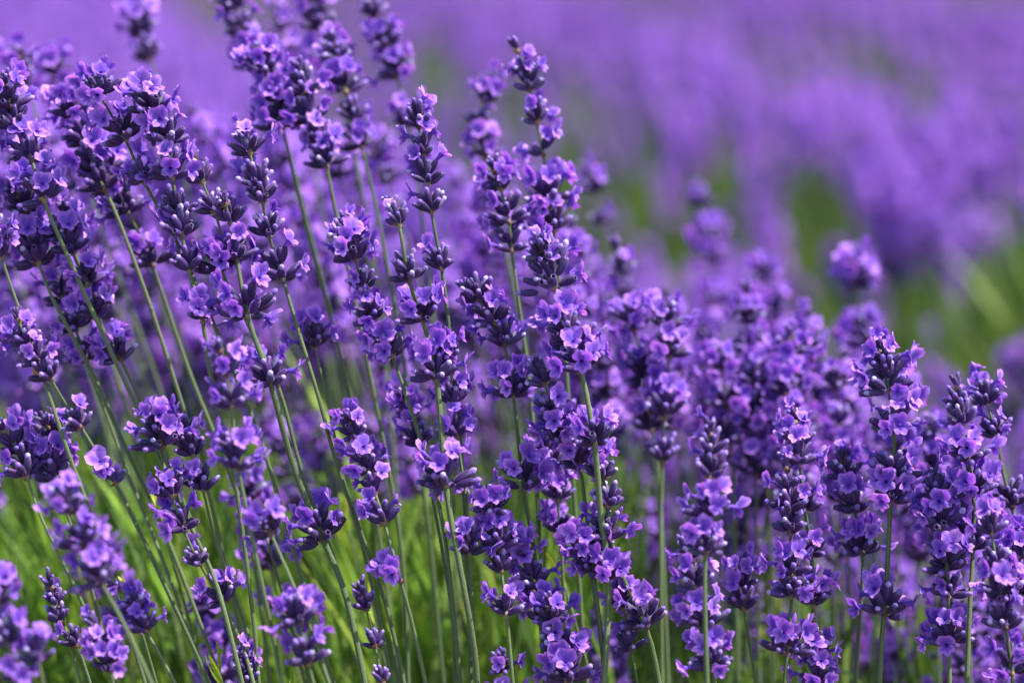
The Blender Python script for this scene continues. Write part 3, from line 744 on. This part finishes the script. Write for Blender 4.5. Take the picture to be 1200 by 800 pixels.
def stalk_arrays(rr, X, Y, ztop, lod, lean):
    parts = []
    dirv = Vector((lean[0], lean[1], 1)).normalized()
    tip = Vector((X, Y, ztop))
    nW = rr.choice([4, 5, 5, 6])
    sp = .0105
    for j in range(nW):
        c = tip - dirv * (.006 + sp * (j + .5))
        Mx = Matrix.Translation(c) @ frame(dirv, rr.uniform(0, 6.28))
        s = (.75 if j == 0 else 1.0) * rr.uniform(.9, 1.2)
        V, F, Mi, E, R_ = rr.choice(LODW[lod])
        parts.append((V, F, Mi, E, Mx @ Matrix.Diagonal((s, s, s * 1.0, 1)), rr.random()))
    h = ztop - .18
    w = .0011 if lod < 2 else .0016
    a, b = tip - dirv * .01, tip - dirv * h
    V = np.array([(a.x - w * .6, a.y, a.z), (a.x + w * .6, a.y, a.z), (a.x, a.y + w, a.z), (b.x - w, b.y, b.z), (b.x + w, b.y, b.z), (b.x, b.y + w, b.z)])
    F = np.array([(0, 1, 4), (0, 4, 3), (1, 2, 5), (1, 5, 4), (2, 0, 3), (2, 3, 5)])
    parts.append((V, F, np.full(6, 3), np.full(6, .3), None, rr.random()))
    return parts

LODW = {0: [], 1: [], 2: []}
lw = random.Random(9)
for _ in range(10):
    LODW[0].append(whorl_arrays(lw, 'F' if lw.random() < .4 else 'f', 28, LOW))
def sparse(rr):
    lay = whorl_layout(rr, 'F', 27); rr.shuffle(lay)
    lay = [q for q in lay if q[0] == 'flower'][:5] + [q for q in lay if q[0] != 'flower'][:5]
    return merge([(*LOW[nm][0], Mx, rr.random()) for nm, Mx in lay])
def blob(rr):
    # beyond four metres each ring of flowers is a ragged little crown
    V, F, Mi, E = [], [], [], []
    for i in range(4):
        a = rr.uniform(0, 6.28); c = np.array((math.cos(a), math.sin(a), .35)) * .006
        q = np.array((-math.sin(a), math.cos(a), 0)) * .0045; u = np.array((0, 0, .0055))
        n = len(V); V += [c - q - u * .4, c + q - u * .4, c + u * .9]; F.append((n, n + 1, n + 2)); Mi.append(0); E += [.2, .2, .8]
    for i in range(2):
        a = rr.uniform(0, 6.28); c = np.array((math.cos(a), math.sin(a), -.4)) * .0045
        q = np.array((-math.sin(a), math.cos(a), 0)) * .004; u = np.array((0, 0, .004))
        n = len(V); V += [c - q + u, c + q + u, c - u]; F.append((n, n + 1, n + 2)); Mi.append(1); E += [.2, .2, .2]
    return np.array(V), np.array(F), np.array(Mi), np.array(E), np.zeros(len(V))
for _ in range(10):
    LODW[1].append(sparse(lw)); LODW[2].append(blob(lw))

fl = random.Random(33)
parts = []; counts = [0, 0, 0]
def scatter(n, y0, y1, lod, spread, zt, low=0.0):
    k = 0
    while k < n:
        Y = math.sqrt(fl.uniform(y0 * y0, y1 * y1)); X = fl.uniform(-spread, spread) * Y
        s = row_coord(X, Y); f = in_row(s)
        if f < 0 and .46 < s < .8 and Y < 2.9 and fl.random() < .8: f = .0; zoff = -.035
        else: zoff = 0
        if f < 0 and Y > 2.9 and s < 1.15 and fl.random() < .55: f = .3
        if f < 0: continue
        if s > .5:
            cl = math.sin(X * 23 + 1.7 * math.sin(Y * 5)) * math.sin(Y * 11 + 2.1 * math.sin(X * 9))
            if fl.random() > .5 + .7 * cl: continue
        z = zt + .085 * f + fl.gauss(0, .024) - .03 + zoff
        if fl.random() < (.5 if f < .35 else low): z -= fl.uniform(.02, .13)
        lean = (fl.gauss(-.10, .08), fl.gauss(0, .08))
        parts.extend(stalk_arrays(fl, X, Y, z, lod, lean)); counts[lod] += 1
        k += 1
scatter(860, 1.56, 2.05, 0, .30, .535, .5)
scatter(1150, 1.9, 2.6, 0, .30, .53, .2)
scatter(2900, 2.5, 5.4, 1, .30, .53)
scatter(5200, 5.4, 11, 2, .32, .53)
scatter(9000, 11, 38, 2, .34, .53)
V, F, Mi, E, R_ = merge(parts)
# the random number of each flower differs within a ring too
me = fast_mesh('lavender_field', V, F, [M_PETAL, M_CALYX, M_BUD, M_STEM], Mi, {'edge': E, 'rnd': R_}, False)
o = link('lavender_field', me); o['kind'] = 'stuff'; o['label'] = 'rows of blurred purple lavender filling the field to the top edge'; o['category'] = 'lavender field'
print('field', counts, 'tris', len(F), 'fine pieces', STATS)

# ------------------------------------------------------------------ foliage at the foot of the rows, leaf by leaf but uncountable
def blades(n, sampler, rr, wid=(.0016, .0028), seg=3):
    Vs = np.zeros((n, 2 * seg + 1, 3)); Fs = []
    for i in range(n):
        X, Y, z, ln, lx, ly, w = sampler()
        a = rr.uniform(0, 3.14); q = Vector((math.cos(a), math.sin(a), 0)) * w
        d = Vector((lx, ly, 1)).normalized(); p_ = Vector((X, Y, z)); cv = Vector((rr.gauss(0, .3), rr.gauss(0, .3), -.1))
        for j in range(seg):
            t = j / seg; c = p_ + d * ln * t + cv * ln * t * t * .5; ww = q * (1 - .25 * t)
            Vs[i, 2 * j] = c - ww; Vs[i, 2 * j + 1] = c + ww
        Vs[i, 2 * seg] = p_ + d * ln + cv * ln * .5
    base = []
    for j in range(seg - 1):
        base += [(2 * j, 2 * j + 1, 2 * j + 3), (2 * j, 2 * j + 3, 2 * j + 2)]
    base.append((2 * seg - 2, 2 * seg - 1, 2 * seg))
    base = np.array(base)
    F = (base[None] + (np.arange(n) * (2 * seg + 1))[:, None, None]).reshape(-1, 3)
    R_ = np.repeat(NR.rand(n), 2 * seg + 1)
    return Vs.reshape(-1, 3), F, R_

def leaf_sampler(y0, y1, spread, zlo, zhi, ln0, ln1):
    def f():
        while True:
            Y = math.sqrt(fl.uniform(y0 * y0, y1 * y1)); X = fl.uniform(-spread, spread) * Y
            sc_ = row_coord(X, Y); g_ = max(in_row(sc_), in_row(sc_ - .09), in_row(sc_ + .09))
            if .5 < sc_ < .8 and fl.random() < .55: g_ = max(g_, .55)
            if g_ >= 0: break
        z = zlo + (zhi - zlo) * fl.random() * (.55 + .45 * g_)
        return X, Y, z, fl.uniform(ln0, ln1), fl.gauss(-.12, .22), fl.gauss(0, .22), fl.uniform(.0012, .0024) * (1 if Y < 2 else 1.5)
    return f
V1, F1, R1 = blades(34000, leaf_sampler(1.25, 2.3, .30, .12, .47, .05, .14), fl)
V2, F2, R2 = blades(24000, leaf_sampler(2.3, 5.5, .32, .10, .42, .05, .13), fl)
def shoot_sampler():
    while True:
        Y = fl.uniform(1.30, 1.95); X = fl.uniform(-.33, .30) * Y
        if X < .05 or fl.random() < .07: break
    top = .512 + fl.gauss(0, .035) - max(0, Y - 1.5) * .12 - max(0, X) * .10
    ln = fl.uniform(.12, .26)
    return X, Y, top - ln, ln, (-.30 if X < 0 else -.06) + fl.gauss(0, .05), fl.gauss(0, .08), fl.uniform(.0011, .0026)
V3, F3, R3 = blades(13000, shoot_sampler, fl)
V = np.vstack([V1, V2, V3]); F = np.vstack([F1, F2 + len(V1), F3 + len(V1) + len(V2)]); R_ = np.concatenate([R1, R2, R3])
me = fast_mesh('lavender_foliage', V, F, [M_LEAF, M_SHOOT], (F[:, 0] >= len(V1) + len(V2)).astype(int), {'rnd': R_}, True)
o = link('lavender_foliage', me); o['kind'] = 'stuff'; o['label'] = 'narrow green leaves massed at the foot of the lavender rows'; o['category'] = 'foliage'

def grass_sampler():
    Y = math.sqrt(fl.uniform(.8, 49)); X = fl.uniform(-.34, .34) * Y
    return X, Y, 0, fl.uniform(.06, .22), fl.gauss(0, .3), fl.gauss(0, .3), fl.uniform(.0015, .003)
V, F, R_ = blades(16000, grass_sampler, fl)
me = fast_mesh('grass', V, F, [M_LEAF], np.zeros(len(F)), {'rnd': R_}, True)
o = link('grass', me); o['kind'] = 'stuff'; o['label'] = 'green grass growing between the lavender rows'; o['category'] = 'grass'

# ground to the horizon
g = G(); n = 60
xs = np.concatenate([-np.geomspace(600, .5, n // 2), np.linspace(-.4, .4, 5), np.geomspace(.5, 600, n // 2)])
W = len(xs)
V = [(x, y, .012 * math.sin(x * 3 + 1) * math.cos(y * 2.3) if abs(x) < 8 and abs(y) < 8 else 0) for y in xs for x in xs]
F = [(j * W + i, j * W + i + 1, (j + 1) * W + i + 1, (j + 1) * W + i) for j in range(W - 1) for i in range(W - 1)]
g.add(V, F, 0)
o = link('ground', g.mesh('ground', [M_SOIL], True)); o['kind'] = 'structure'
